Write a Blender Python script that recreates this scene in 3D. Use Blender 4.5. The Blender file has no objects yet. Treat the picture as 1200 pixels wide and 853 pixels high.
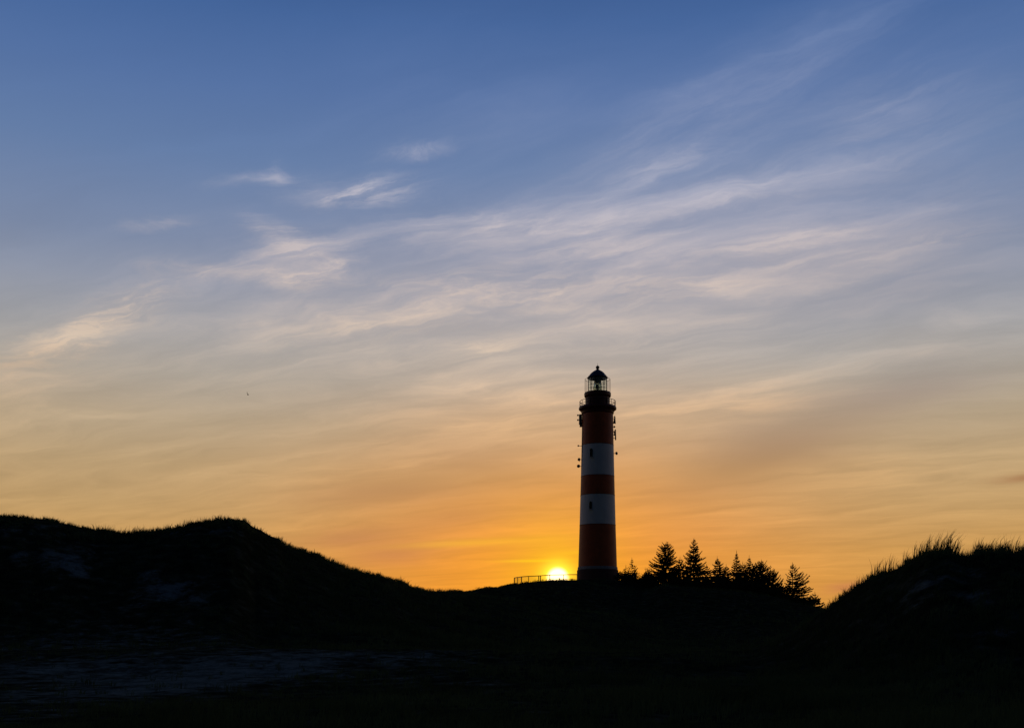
import bpy, bmesh, math, random
import numpy as np
from mathutils import Vector, Matrix

random.seed(11)
RNG = np.random.default_rng(11)
scene = bpy.context.scene
COL = scene.collection

# ------------------------------------------------------------------ camera
F = 1287.0            # focal length in photo pixels (photo 1200 x 853)
HOR = 750.0           # photo row of the eye-level horizon
EYE = 1.6
cam_d = bpy.data.cameras.new('camera')
cam_d.sensor_width = 36.0
cam_d.lens = 36.0 * F / 1200.0
cam_d.shift_y = (HOR - 426.5) / 1200.0
cam_d.clip_start = 0.1
cam_d.clip_end = 20000
cam = bpy.data.objects.new('camera', cam_d)
cam.location = (0, 0, EYE)
cam.rotation_euler = (math.radians(90), 0, 0)
COL.objects.link(cam)
scene.camera = cam

def at(px, py, Y):
    """point seen at a photo pixel, at depth Y"""
    return Vector(((px - 600) / F * Y, Y, EYE + (HOR - py) / F * Y))

# ------------------------------------------------------------------ exposure
scene.render.engine = 'CYCLES'
vs = scene.view_settings
vs.view_transform = 'Standard'
vs.look = 'None'
vs.exposure = 0.0
vs.gamma = 1.0

# ------------------------------------------------------------------ sun
SUN_V = Vector(((653.5 - 600) / F, 1.0, (HOR - 677.5) / F)).normalized()
SUN_EL = math.asin(SUN_V.z)
SUN_AZ = math.atan2(SUN_V.x, SUN_V.y)
sd = bpy.data.lights.new('sun', 'SUN')
sd.energy = 0.6
sd.angle = math.radians(0.53)
sd.color = (1.0, 0.60, 0.28)
so = bpy.data.objects.new('sun', sd)
so.rotation_euler = SUN_V.to_track_quat('Z', 'Y').to_euler()
so.location = (0, 0, 60)
COL.objects.link(so)

# ------------------------------------------------------------------ world
def lin(c):
    c = c / 255.0
    return c / 12.92 if c <= 0.04045 else ((c + 0.055) / 1.055) ** 2.4
def rgb(r, g, b): return (lin(r), lin(g), lin(b), 1.0)

world = bpy.data.worlds.new('World')
scene.world = world
world.use_nodes = True
wt = world.node_tree
wt.nodes.clear()

class G:
    """tiny node-expression helper"""
    def __init__(self, nt): self.nt = nt
    def put(self, sock, v):
        if isinstance(v, bpy.types.NodeSocket): self.nt.links.new(v, sock)
        elif v is not None: sock.default_value = v
    def m(self, op, a, b=None, c=None, clamp=False):
        n = self.nt.nodes.new('ShaderNodeMath'); n.operation = op; n.use_clamp = clamp
        for i, v in enumerate((a, b, c)): self.put(n.inputs[i], v)
        return n.outputs[0]
    def add(self, a, b): return self.m('ADD', a, b)
    def sub(self, a, b): return self.m('SUBTRACT', a, b)
    def mul(self, a, b): return self.m('MULTIPLY', a, b)
    def div(self, a, b): return self.m('DIVIDE', a, b)
    def mad(self, a, b, c): return self.m('MULTIPLY_ADD', a, b, c)
    def exp(self, a): return self.m('EXPONENT', a)
    def sat(self, a): return self.m('ADD', a, 0.0, clamp=True)
    def dot(self, v, w):
        n = self.nt.nodes.new('ShaderNodeVectorMath'); n.operation = 'DOT_PRODUCT'
        self.put(n.inputs[0], v); self.put(n.inputs[1], w); return n.outputs['Value']
    def vm(self, op, v, w):
        n = self.nt.nodes.new('ShaderNodeVectorMath'); n.operation = op
        self.put(n.inputs[0], v); self.put(n.inputs[1], w); return n.outputs[0]
    def scale(self, v, s):
        n = self.nt.nodes.new('ShaderNodeVectorMath'); n.operation = 'SCALE'
        self.put(n.inputs[0], v); self.put(n.inputs['Scale'], s); return n.outputs[0]
    def xyz(self, x, y, z=0.0):
        n = self.nt.nodes.new('ShaderNodeCombineXYZ')
        for i, v in enumerate((x, y, z)): self.put(n.inputs[i], v)
        return n.outputs[0]
    def sep(self, v):
        n = self.nt.nodes.new('ShaderNodeSeparateXYZ'); self.put(n.inputs[0], v); return n.outputs
    def noise(self, v, scale, detail=4.0, rough=0.5, col=False, dist=0.0):
        n = self.nt.nodes.new('ShaderNodeTexNoise')
        self.put(n.inputs['Vector'], v); n.inputs['Scale'].default_value = scale
        n.inputs['Detail'].default_value = detail; n.inputs['Roughness'].default_value = rough
        n.inputs['Distortion'].default_value = dist
        return n.outputs['Color' if col else 'Fac']
    def smooth(self, v, a, b, lo=0.0, hi=1.0):
        n = self.nt.nodes.new('ShaderNodeMapRange'); n.interpolation_type = 'SMOOTHSTEP'
        self.put(n.inputs['Value'], v)
        n.inputs['From Min'].default_value = a; n.inputs['From Max'].default_value = b
        n.inputs['To Min'].default_value = lo; n.inputs['To Max'].default_value = hi
        return n.outputs[0]
    def ramp(self, fac, stops, interp='LINEAR'):
        n = self.nt.nodes.new('ShaderNodeValToRGB'); self.put(n.inputs[0], fac)
        r = n.color_ramp; r.interpolation = interp
        while len(r.elements) < len(stops): r.elements.new(0.5)
        for e, (p, c) in zip(r.elements, stops): e.position = p; e.color = c
        return n.outputs[0]
    def mix(self, f, a, b, mode='MIX'):
        n = self.nt.nodes.new('ShaderNodeMix'); n.data_type = 'RGBA'; n.blend_type = mode
        self.put(n.inputs[0], f); self.put(n.inputs[6], a); self.put(n.inputs[7], b)
        return n.outputs[2]

g = G(wt)
tc = wt.nodes.new('ShaderNodeTexCoord')
D = g.vm('NORMALIZE', tc.outputs['Generated'], (0, 0, 0))
dx, dy, dz = g.sep(D)
dzp = g.m('MAXIMUM', dz, 0.0)
def sinrow(y):       # sine of elevation of a photo row in the centre column
    v = (HOR - y) / F
    return v / math.sqrt(1 + v * v)

# physical sky (low sun) carries part of the colour and the fall-off round the dome
sky = wt.nodes.new('ShaderNodeTexSky')
sky.sky_type = 'NISHITA'
sky.sun_disc = False
sky.sun_elevation = SUN_EL
sky.sun_rotation = SUN_AZ
sky.air_density = 1.0; sky.dust_density = 1.2; sky.ozone_density = 2.0
nish = g.scale(sky.outputs[0], 0.06)

# clear-sky colour by elevation
SKY = [(690, (204, 148, 74)), (650, (202, 153, 86)), (600, (196, 159, 107)), (550, (191, 162, 121)),
       (500, (184, 165, 138)), (450, (174, 167, 157)), (400, (161, 162, 167)), (350, (145, 153, 172)),
       (300, (126, 141, 171)), (200, (102, 128, 171)), (115, (86, 116, 167)), (30, (69, 103, 158)), (0, (63, 97, 152))]
stops = [(sinrow(y), rgb(*c)) for y, c in SKY]
stops += [(0.66, rgb(46, 76, 130)), (0.85, rgb(30, 52, 100)), (1.0, rgb(26, 46, 92))]
base = g.ramp(dzp, stops)
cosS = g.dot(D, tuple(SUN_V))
right = Vector((SUN_V.y, -SUN_V.x, 0)).normalized()
side = g.dot(D, tuple(right))
# warm broad glow along the horizon towards the sun
e1 = g.add(g.m('POWER', g.div(side, 0.20), 2.0), g.m('POWER', g.div(g.sub(dz, SUN_V.z), 0.105), 2.0))
front = g.smooth(cosS, 0.0, 0.5)
warm = g.mul(g.mul(g.exp(g.mul(e1, -1.0)), front), 0.86)
base = g.mix(warm, base, rgb(247, 143, 12))

# --- cirrus layer: coordinates on a flat cloud sheet overhead
KC = 0.10
den = g.add(dzp, KC)
P = g.xyz(g.div(dx, den), g.div(dy, den))
def sheet(px, py):
    d = Vector(((px - 600) / F, 1.0, (HOR - py) / F)).normalized()
    return Vector((d.x / (d.z + KC), d.y / (d.z + KC)))
w1 = g.vm('SUBTRACT', g.noise(P, 1.3, 3, 0.5, True), (0.5, 0.5, 0.5))
w2 = g.vm('SUBTRACT', g.noise(P, 7.0, 4, 0.6, True), (0.5, 0.5, 0.5))
PW = g.vm('ADD', P, g.vm('ADD', g.scale(w1, 0.26), g.scale(w2, 0.085)))
AL, AC = (0.90, -0.44, 0), (0.44, 0.90, 0)
al, ac = g.dot(PW, AL), g.dot(PW, AC)
fib = g.noise(g.xyz(g.mul(al, 2.1), g.mul(ac, 6.4)), 1.0, 7, 0.60, dist=0.45)
fine = g.noise(g.xyz(g.mul(al, 7.0), g.mul(ac, 24.0)), 1.0, 5, 0.62, dist=0.8)
broad = g.noise(g.xyz(g.mul(al, 0.7), g.mul(ac, 1.6), 3.0), 1.0, 3, 0.5)
tex = g.mul(g.smooth(fib, 0.36, 0.74), g.mad(fine, 1.5, 0.25))
floc = g.noise(g.xyz(g.mul(al, 5.0), g.mul(ac, 15.0), 7.0), 1.0, 8, 0.66, dist=1.0)
shred = g.mul(g.smooth(floc, 0.40, 0.70), g.mad(fine, 1.0, 0.55))
fad, fac = g.dot(PW, (0.70, -0.71, 0)), g.dot(PW, (0.71, 0.70, 0))
fibd = g.noise(g.xyz(g.mul(fad, 1.6), g.mul(fac, 6.0), 5.0), 1.0, 7, 0.60, dist=0.4)
texd = g.mul(g.smooth(fibd, 0.34, 0.74), g.mad(floc, 1.2, 0.35))
PB = g.vm('ADD', P, g.vm('ADD', g.scale(w1, 0.05), g.scale(w2, 0.10)))

def blob(x0, y0, x1, y1, w, amp, Pv=PW):
    """soft elongated patch of cloud from one photo pixel to another, w pixels half wide"""
    a, b = sheet(x0, y0), sheet(x1, y1)
    c = (a + b) / 2
    t = Vector((x1 - x0, y1 - y0)).normalized()
    n = sheet((x0 + x1) / 2 - t.y * w, (y0 + y1) / 2 + t.x * w) - c
    u = (b - a) / 2
    M = Matrix(((u.x, n.x), (u.y, n.y))).inverted()
    q1 = g.add(g.dot(Pv, (M[0][0], M[0][1], 0)), -(M[0][0] * c.x + M[0][1] * c.y))
    q2 = g.add(g.dot(Pv, (M[1][0], M[1][1], 0)), -(M[1][0] * c.x + M[1][1] * c.y))
    r2 = g.m('MULTIPLY_ADD', q1, q1, g.mul(q2, q2))
    return g.mul(g.exp(g.mul(r2, -1.0)), amp)
def blobs(lst, Pv=PW):
    s = None
    for l in lst:
        b_ = blob(*l, Pv=Pv)
        s = b_ if s is None else g.add(s, b_)
    return s
veil = blobs([(230, 400, 760, 370, 62, 0.62), (560, 290, 960, 225, 44, 0.42), (620, 385, 1130, 300, 58, 0.58),
              (-80, 470, 260, 400, 50, 0.30), (400, 140, 780, 95, 75, 0.15),
              (420, 300, 700, 255, 36, 0.38), (1000, 420, 1200, 380, 36, 0.30), (480, 492, 760, 470, 36, 0.90), (740, 485, 980, 455, 26, 0.75), (840, 320, 1080, 290, 30, 0.55), (930, 560, 1080, 550, 20, 0.25), (380, 560, 600, 545, 30, 0.18)])
diag = blobs([(740, 165, 1010, 5, 32, 0.85), (940, 190, 1180, 90, 50, 0.75), (640, 230, 900, 140, 36, 0.60), (760, 250, 1000, 190, 26, 0.6),
              (960, 290, 1200, 210, 34, 0.40), (860, 130, 1110, -10, 26, 0.35), (1020, 150, 1200, 40, 30, 0.30)], PB)
wisps = blobs([(0, 430, 120, 385, 17, 1.1), (90, 400, 190, 340, 22, 1.2), (330, 226, 400, 224, 9, 1.0), (370, 227, 490, 218, 15, 1.6),
               (290, 258, 350, 285, 11, 1.1), (305, 300, 400, 312, 24, 0.95), (330, 330, 420, 300, 22, 0.6),
               (450, 180, 515, 171, 8, 1.2), (215, 316, 350, 330, 9, 0.9), (260, 213, 340, 203, 7, 0.55), (310, 190, 330, 215, 9, 0.5),
               (770, 250, 960, 206, 13, 0.72), (330, 395, 560, 368, 16, 0.8), (730, 210, 830, 175, 11, 0.7),
               (820, 302, 1030, 270, 13, 0.55), (150, 270, 220, 256, 6, 0.7), (530, 416, 610, 400, 13, 0.8),
               (1015, 112, 1075, 132, 14, 0.5), (460, 266, 720, 258, 16, 0.7), (540, 350, 880, 335, 20, 0.7), (1030, 294, 1160, 273, 11, 0.55),
               (600, 300, 800, 280, 18, 0.45), (440, 340, 640, 330, 18, 0.5)], PB)
dens = g.mad(veil, g.mul(tex, 0.55), g.mul(wisps, g.mad(shred, 0.48, g.mad(tex, 0.26, 0.10))))
dens = g.add(dens, g.add(g.mul(veil, 0.34), g.mul(diag, g.mad(texd, 0.62, 0.12))))
dens = g.m('MINIMUM', dens, 0.90)
ccol = g.ramp(dzp, [(sinrow(600), rgb(232, 176, 104)), (sinrow(490), rgb(238, 192, 144)), (sinrow(420), rgb(220, 198, 176)),
                    (sinrow(340), rgb(214, 196, 186)), (sinrow(220), rgb(188, 187, 202)), (sinrow(60), rgb(136, 154, 194)),
                    (1.0, rgb(60, 80, 130))])
body = g.mix(dens, base, ccol)
# faint general streaking over the whole sheet, lighter and darker
stream = g.sub(g.mul(fib, g.mad(broad, 1.0, 0.5)), 0.5)
lowmask = g.smooth(dzp, 0.42, 0.12)
gain = g.mad(g.mul(stream, g.mad(lowmask, 0.45, 0.10)), 1.0, 1.0)
body = g.mix(1.0, body, g.xyz(gain, gain, gain), 'MULTIPLY')
# greyer, denser haze bands low on the right and round the tower
shade = blobs([(400, 655, 530, 640, 14, 0.50), (360, 582, 560, 562, 20, 0.55), (340, 635, 480, 622, 12, 0.45), (790, 560, 1010, 500, 30, 0.65), (960, 485, 1200, 430, 26, 0.34), (930, 370, 1200, 330, 30, 0.22),
               (500, 520, 640, 560, 26, 0.20), (1170, 566, 1230, 558, 5, 0.9), (690, 640, 900, 610, 22, 0.12),
               (965, 692, 1010, 684, 6, 0.5), (480, 612, 610, 600, 14, 0.30)])
shade = g.sat(g.mul(shade, g.mad(fib, 0.9, 0.5)))
scol = g.ramp(dzp, [(sinrow(680), rgb(190, 110, 80)), (sinrow(560), rgb(166, 124, 82)), (sinrow(400), rgb(128, 132, 150)), (1.0, rgb(60, 70, 100))])
body = g.mix(shade, body, scol)
# thin brighter bars of cloud near the sun
bars = blobs([(590, 657.5, 660, 656.5, 1.5, 0.75), (1, 700, 2, 700, 1, 0.0), (470, 640, 640, 632, 4, 0.28), (660, 648, 690, 646, 2.5, 0.3)], P)
body = g.mix(g.sat(bars), body, rgb(255, 200, 20))
# bring in the physical sky's own colour
body = g.mix(0.06, body, nish)
# the dome dims away from the sun, as the last light leaves the east
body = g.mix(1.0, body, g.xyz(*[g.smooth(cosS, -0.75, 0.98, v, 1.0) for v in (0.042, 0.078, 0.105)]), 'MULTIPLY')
# aureole and disc of the sun
ang = g.m('ARCCOSINE', g.m('MINIMUM', cosS, 0.9999999))
deg = g.mul(ang, 180 / math.pi)
def glow(width, amp, p=1.0):
    return g.mul(g.exp(g.mul(g.m('POWER', g.div(deg, width), p), -1.0)), amp)
body = g.mix(g.sat(glow(1.55, 1.05)), body, rgb(255, 204, 0))
core = glow(0.76, 1.3, 2.2)
body = g.mix(1.0, body, g.xyz(core, g.mul(core, 0.62), g.mul(core, 0.06)), 'ADD')
disc = g.mul(g.smooth(deg, 0.66, 0.36), 1.4)
body = g.mix(1.0, body, g.xyz(disc, g.mul(disc, 0.9), g.mul(disc, 0.75)), 'ADD')
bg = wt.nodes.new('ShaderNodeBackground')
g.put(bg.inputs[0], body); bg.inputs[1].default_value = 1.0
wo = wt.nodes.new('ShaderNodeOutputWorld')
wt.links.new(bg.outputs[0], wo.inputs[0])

# ------------------------------------------------------------------ helpers
def mat(name, color, rough=0.7, metal=0.0, var=0.25, scale=3.0, bump=0.0, spec=0.3, dirt=None, stretch=(1, 1, 1)):
    m = bpy.data.materials.new(name); m.use_nodes = True
    nt = m.node_tree; h = G(nt)
    b = nt.nodes['Principled BSDF']
    t = nt.nodes.new('ShaderNodeTexCoord')
    v = h.vm('MULTIPLY', t.outputs['Object'], stretch)
    n = h.noise(v, scale, 6, 0.6)
    c0 = tuple(c * (1 - var) for c in color) + (1,)
    c1 = tuple(min(1, c * (1 + var)) for c in color) + (1,)
    col = h.ramp(n, [(0.3, c0), (0.7, c1)])
    if dirt:
        st = h.noise(h.vm('MULTIPLY', t.outputs['Object'], (2.2, 2.2, 0.10)), 1.0, 5, 0.65)
        col = h.mix(h.smooth(st, 0.52, 0.78, 0, 0.6), col, dirt + (1,))
    h.put(b.inputs['Base Color'], col)
    b.inputs['Roughness'].default_value = rough
    b.inputs['Metallic'].default_value = metal
    b.inputs['Specular IOR Level'].default_value = spec
    if bump:
        bn = nt.nodes.new('ShaderNodeBump'); bn.inputs['Strength'].default_value = bump
        h.put(bn.inputs['Height'], n); h.put(b.inputs['Normal'], bn.outputs[0])
    return m

def leaf_mat(name, color, trans=0.35, var=0.4, scale=0.6):
    m = bpy.data.materials.new(name); m.use_nodes = True
    nt = m.node_tree; nt.nodes.clear(); h = G(nt)
    t = nt.nodes.new('ShaderNodeTexCoord')
    n = h.noise(t.outputs['Object'], scale, 4, 0.6)
    c0 = tuple(c * (1 - var) for c in color) + (1,); c1 = tuple(c * (1 + var) for c in color) + (1,)
    col = h.ramp(n, [(0.3, c0), (0.7, c1)])
    d = nt.nodes.new('ShaderNodeBsdfDiffuse'); tr = nt.nodes.new('ShaderNodeBsdfTranslucent')
    h.put(d.inputs[0], col); h.put(tr.inputs[0], col)
    mx = nt.nodes.new('ShaderNodeMixShader'); mx.inputs[0].default_value = trans
    nt.links.new(d.outputs[0], mx.inputs[1]); nt.links.new(tr.outputs[0], mx.inputs[2])
    o = nt.nodes.new('ShaderNodeOutputMaterial'); nt.links.new(mx.outputs[0], o.inputs[0])
    return m

def glass_mat(name, tint=(0.93, 0.97, 0.94), gloss=0.12):
    m = bpy.data.materials.new(name); m.use_nodes = True
    nt = m.node_tree; nt.nodes.clear(); h = G(nt)
    t = nt.nodes.new('ShaderNodeBsdfTransparent'); t.inputs[0].default_value = tint + (1,)
    gl = nt.nodes.new('ShaderNodeBsdfGlossy'); gl.inputs['Roughness'].default_value = 0.08
    n = h.noise(nt.nodes.new('ShaderNodeTexCoord').outputs['Object'], 2.0, 3, 0.5)
    mx = nt.nodes.new('ShaderNodeMixShader'); h.put(mx.inputs[0], h.mad(n, gloss * 0.6, gloss * 0.7))
    nt.links.new(t.outputs[0], mx.inputs[1]); nt.links.new(gl.outputs[0], mx.inputs[2])
    o = nt.nodes.new('ShaderNodeOutputMaterial'); nt.links.new(mx.outputs[0], o.inputs[0])
    return m

def lens_mat(name):
    m = bpy.data.materials.new(name); m.use_nodes = True
    b = m.node_tree.nodes['Principled BSDF']; h = G(m.node_tree)
    n = h.noise(m.node_tree.nodes.new('ShaderNodeTexCoord').outputs['Object'], 4.0, 2, 0.5)
    h.put(b.inputs['Base Color'], h.ramp(n, [(0.3, (0.80, 0.90, 0.78, 1)), (0.7, (0.9, 0.96, 0.88, 1))]))
    b.inputs['Transmission Weight'].default_value = 1.0
    b.inputs['Roughness'].default_value = 0.02
    b.inputs['IOR'].default_value = 1.5
    return m

M = dict(
    red=mat('red_paint', (0.44, 0.085, 0.020), 0.55, var=0.18, scale=0.8, dirt=(0.22, 0.050, 0.016)),
    white=mat('white_paint', (0.72, 0.72, 0.70), 0.6, var=0.06, scale=0.8, dirt=(0.46, 0.45, 0.42)),
    ringgrey=mat('weathered_grey_paint', (0.30, 0.30, 0.30), 0.7, var=0.2, scale=1.5, dirt=(0.15, 0.14, 0.13)),
    darkred=mat('dark_red_paint', (0.10, 0.016, 0.012), 0.5, var=0.2),
    roof=mat('copper_roof', (0.045, 0.035, 0.03), 0.5, 0.2, var=0.3),
    iron=mat('black_iron', (0.02, 0.02, 0.02), 0.55, 0.3, var=0.3, scale=6),
    brick=mat('dark_brick', (0.09, 0.045, 0.035), 0.8, var=0.3, scale=4, bump=0.2),
    bronze=mat('bronze', (0.14, 0.10, 0.04), 0.45, 0.6, var=0.2, scale=8),
    grey=mat('antenna_grey', (0.10, 0.09, 0.09), 0.6, var=0.15, scale=5),
    steel=mat('galvanised_steel', (0.10, 0.10, 0.10), 0.6, 0.5, var=0.25, scale=9),
    darkpane=mat('dark_pane', (0.01, 0.012, 0.014), 0.15, var=0.2, spec=0.5),
    bark=mat('bark', (0.045, 0.034, 0.026), 0.9, var=0.3, scale=4, bump=0.4),
    needles=leaf_mat('spruce_needles', (0.020, 0.030, 0.014), 0.15),
    pine=leaf_mat('pine_needles', (0.024, 0.033, 0.016), 0.15),
    shrub=leaf_mat('shrub_leaves', (0.026, 0.034, 0.014), 0.2),
    grass=leaf_mat('marram_blades', (0.042, 0.064, 0.026), 0.40, 0.45, 0.25),
    bird=mat('bird_feathers', (0.05, 0.045, 0.04), 0.8, var=0.3, scale=8),
    glass=glass_mat('lantern_glass'), lens=lens_mat('lens_glass'),
)

def obj(name, bm, m, parent=None, smooth=False):
    me = bpy.data.meshes.new(name)
    bm.normal_update(); bm.to_mesh(me); bm.free()
    me.materials.append(m)
    if smooth:
        me.polygons.foreach_set('use_smooth', [True] * len(me.polygons))
    o = bpy.data.objects.new(name, me); COL.objects.link(o)
    if parent: o.parent = parent
    return o
def thing(name, label, cat, loc, group=None):
    o = bpy.data.objects.new(name, None); o.empty_display_size = 0.2
    COL.objects.link(o); o.location = loc
    return tag(o, label, cat, group)
def tag(o, label=None, cat=None, group=None, kind=None):
    if label: o['label'] = label
    if cat: o['category'] = cat
    if group: o['group'] = group
    if kind: o['kind'] = kind
    return o
def lathe(bm, prof, seg=64, a0=0.0, a1=2 * math.pi):
    """revolve [(r, z), ...] round the z axis"""
    full = abs(a1 - a0 - 2 * math.pi) < 1e-6
    n = seg if full else seg + 1
    rings = []
    for r, z in prof:
        if r < 1e-5: rings.append([bm.verts.new((0, 0, z))])
        else: rings.append([bm.verts.new((r * math.sin(a0 + (a1 - a0) * i / seg), -r * math.cos(a0 + (a1 - a0) * i / seg), z)) for i in range(n)])
    for A, B in zip(rings, rings[1:]):
        for i in range(seg):
            j = (i + 1) % n
            if len(A) == 1 and len(B) == 1: continue
            if len(A) == 1: bm.faces.new((A[0], B[j], B[i]))
            elif len(B) == 1: bm.faces.new((A[i], A[j], B[0]))
            else: bm.faces.new((A[i], A[j], B[j], B[i]))
    return bm
def tube(bm, pts, rad, seg=6, cap=True):
    pts = [Vector(p) for p in pts]
    rad = rad if isinstance(rad, (list, tuple)) else [rad] * len(pts)
    rings = []
    for i, p in enumerate(pts):
        d = (pts[min(i + 1, len(pts) - 1)] - pts[max(i - 1, 0)]).normalized()
        up = Vector((0, 0, 1)) if abs(d.z) < 0.9 else Vector((1, 0, 0))
        s = d.cross(up).normalized(); t = s.cross(d)
        rings.append([bm.verts.new(p + (s * math.cos(2 * math.pi * k / seg) + t * math.sin(2 * math.pi * k / seg)) * rad[i]) for k in range(seg)])
    for A, B in zip(rings, rings[1:]):
        for k in range(seg): bm.faces.new((A[k], A[(k + 1) % seg], B[(k + 1) % seg], B[k]))
    if cap:
        bm.faces.new(rings[0][::-1]); bm.faces.new(rings[-1])
    return bm
def ring(bm, r, z, rad, n=48, seg=6):
    R = []
    for i in range(n):
        a = 2 * math.pi * i / n; c = Vector((math.sin(a), -math.cos(a), 0))
        R.append([bm.verts.new(c * (r + rad * math.cos(2 * math.pi * k / seg)) + Vector((0, 0, z + rad * math.sin(2 * math.pi * k / seg)))) for k in range(seg)])
    for i in range(n):
        A, B = R[i], R[(i + 1) % n]
        for k in range(seg): bm.faces.new((A[k], A[(k + 1) % seg], B[(k + 1) % seg], B[k]))
    return bm
def box(bm, c, s, rot=None):
    r = bmesh.ops.create_cube(bm, size=1.0)
    Mx = Matrix.Translation(Vector(c)) @ (rot.to_4x4() if rot else Matrix()) @ Matrix.Diagonal((*s, 1))
    bmesh.ops.transform(bm, matrix=Mx, verts=r['verts'])
    return bm
B = bmesh.new

# ------------------------------------------------------------------ terrain
def hash2(ix, iy):
    n = (ix.astype(np.int64) * 374761393 + iy.astype(np.int64) * 668265263) & 0x7fffffff
    n = (n ^ (n >> 13)) * 1274126177 & 0x7fffffff
    return ((n ^ (n >> 16)) & 0xffff) / 65535.0
def vnoise(x, y):
    ix, iy = np.floor(x), np.floor(y); fx, fy = x - ix, y - iy
    fx, fy = fx * fx * (3 - 2 * fx), fy * fy * (3 - 2 * fy)
    a, b, c, d = hash2(ix, iy), hash2(ix + 1, iy), hash2(ix, iy + 1), hash2(ix + 1, iy + 1)
    return (a * (1 - fx) + b * fx) * (1 - fy) + (c * (1 - fx) + d * fx) * fy
def fbm(x, y, oct=4):
    s, a, t = 0, 1.0, 0
    for o in range(oct):
        s = s + a * (vnoise(x * 2 ** o + 17.3 * o, y * 2 ** o - 9.1 * o) - 0.5); t += a; a *= 0.5
    return s / t
def sst(a, b, x):
    t = np.clip((x - a) / (b - a), 0, 1); return t * t * (3 - 2 * t)

LSIL = [(-400, 640), (-200, 600), (-60, 598), (0, 604), (30, 606), (60, 609.5), (85, 615), (112, 622), (135, 623), (150, 624), (180, 622), (200, 619), (214, 617.5), (222, 613), (235, 611),
        (252, 611), (262, 609), (280, 608.5), (289, 610.5), (296, 617), (305, 620), (313, 626), (320, 629), (327, 631), (333, 637.5), (342, 641), (352, 644), (370, 650.5), (385, 657), (399, 662), (406, 666.5),
        (430, 671.5), (450, 677), (468, 682), (480, 688), (500, 692), (525, 693), (538, 694), (546, 696), (600, 702), (700, 720), (820, 745)]
HSIL = [(300, 745), (420, 708), (500, 699), (530, 696), (560, 691.5), (600, 685), (612, 682.5), (640, 679.8), (676, 679), (724, 681), (760, 683), (800, 687),
        (860, 692), (900, 697), (940, 707), (970, 715), (1040, 722), (1200, 726), (1500, 735)]
RSIL = [(880, 765), (930, 742), (952, 726), (968, 714), (985, 700), (1000, 689), (1022, 675), (1050, 666), (1070, 655), (1085, 648), (1112, 646), (1122, 650), (1136, 651),
        (1148, 645), (1170, 646), (1200, 648), (1290, 640), (1420, 655), (1600, 700)]
def interp(tab): 
    xs = np.array([t[0] for t in tab], float); ys = np.array([t[1] for t in tab], float)
    return lambda u: np.interp(u, xs, ys)
NB = 1301
UB = np.linspace(-700, 1900, NB)
lsil, hsil, rsil = interp(LSIL), interp(HSIL), interp(RSIL)
LY = lambda u: np.interp(u, [-700, 0, 270, 450, 545, 900], [88, 92, 98, 118, 140, 165])
HY = lambda u: np.interp(u, [-700, 500, 600, 740, 960, 1900], [190, 188, 196, 198, 190, 180])
RY = lambda u: np.interp(u, [-700, 950, 1100, 1250, 1900], [50, 52, 47, 45, 40])
HL = (HOR - lsil(UB)) / F * LY(UB) + EYE
HH = (HOR - hsil(UB)) / F * HY(UB) + EYE
HR = (HOR - rsil(UB)) / F * RY(UB) + EYE
LH = at(700.3, 681.5, 213.0)      # foot of the lighthouse
def height(X, Y, detail=True):
    r = np.hypot(X, Y); th = np.arctan2(X, Y)
    thc = np.clip(th, -0.80, 0.80)
    u = np.tan(thc) * F + 600
    fr = 1 - sst(0.80, 1.5, np.abs(th))               # fade the near ridges behind the viewer
    D = r * np.cos(thc)
    floor = 0.25 * sst(25, 90, D) + 0.9 * fbm(X / 40 + 3, Y / 40, 3) * sst(8, 40, r) + 2.0 * (1 - fr) * (0.5 + fbm(X / 60, Y / 60, 3)) * sst(20, 80, r)
    def rid(Hs, Yc, wf, wb, p=2.0):
        d = D - Yc(u)
        w = np.where(d < 0, wf, wb)
        return np.interp(u, UB, Hs) * np.exp(-np.abs(d / w) ** p) * fr
    hl = rid(HL, LY, np.interp(u, [0, 300, 545], [19, 22, 42]), 34, 1.9)
    hr = rid(HR, RY, 10.5, 16)
    d = D - HY(u)
    hh = np.interp(u, UB, HH) * np.where(d < 0, np.exp(-np.abs(d / 46) ** 2.2), np.where(d < 45, 1 - 0.0004 * d, np.exp(-((d - 45) / 60) ** 2))) * fr
    k = 0.55
    h = np.log(np.exp(np.clip(floor, -5, 40) / k) + np.exp(hl / k) + np.exp(hr / k) + np.exp(hh / k) - 3 + 1e-3) * k
    base_off = np.log(np.exp(0.0) + 1e-3) * k
    h = h - base_off
    # level terrace round the tower
    q = sst(17, 9, np.hypot(X - LH.x, Y - LH.y))
    if detail:
        amp = sst(10, 60, r) * (1 - 0.85 * q)
        h = h + amp * (1.5 * fbm(X / 16, Y / 16, 3) * sst(30, 75, r) * 0.55 + 0.50 * fbm(X / 5 + 9, Y / 5, 3) + 0.22 * fbm(X / 1.4, Y / 1.4 + 5, 2))
    h = h * (1 - q) + LH.z * q
    far = sst(300, 700, r)
    return h * (1 - far) - 1.0 * far
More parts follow.
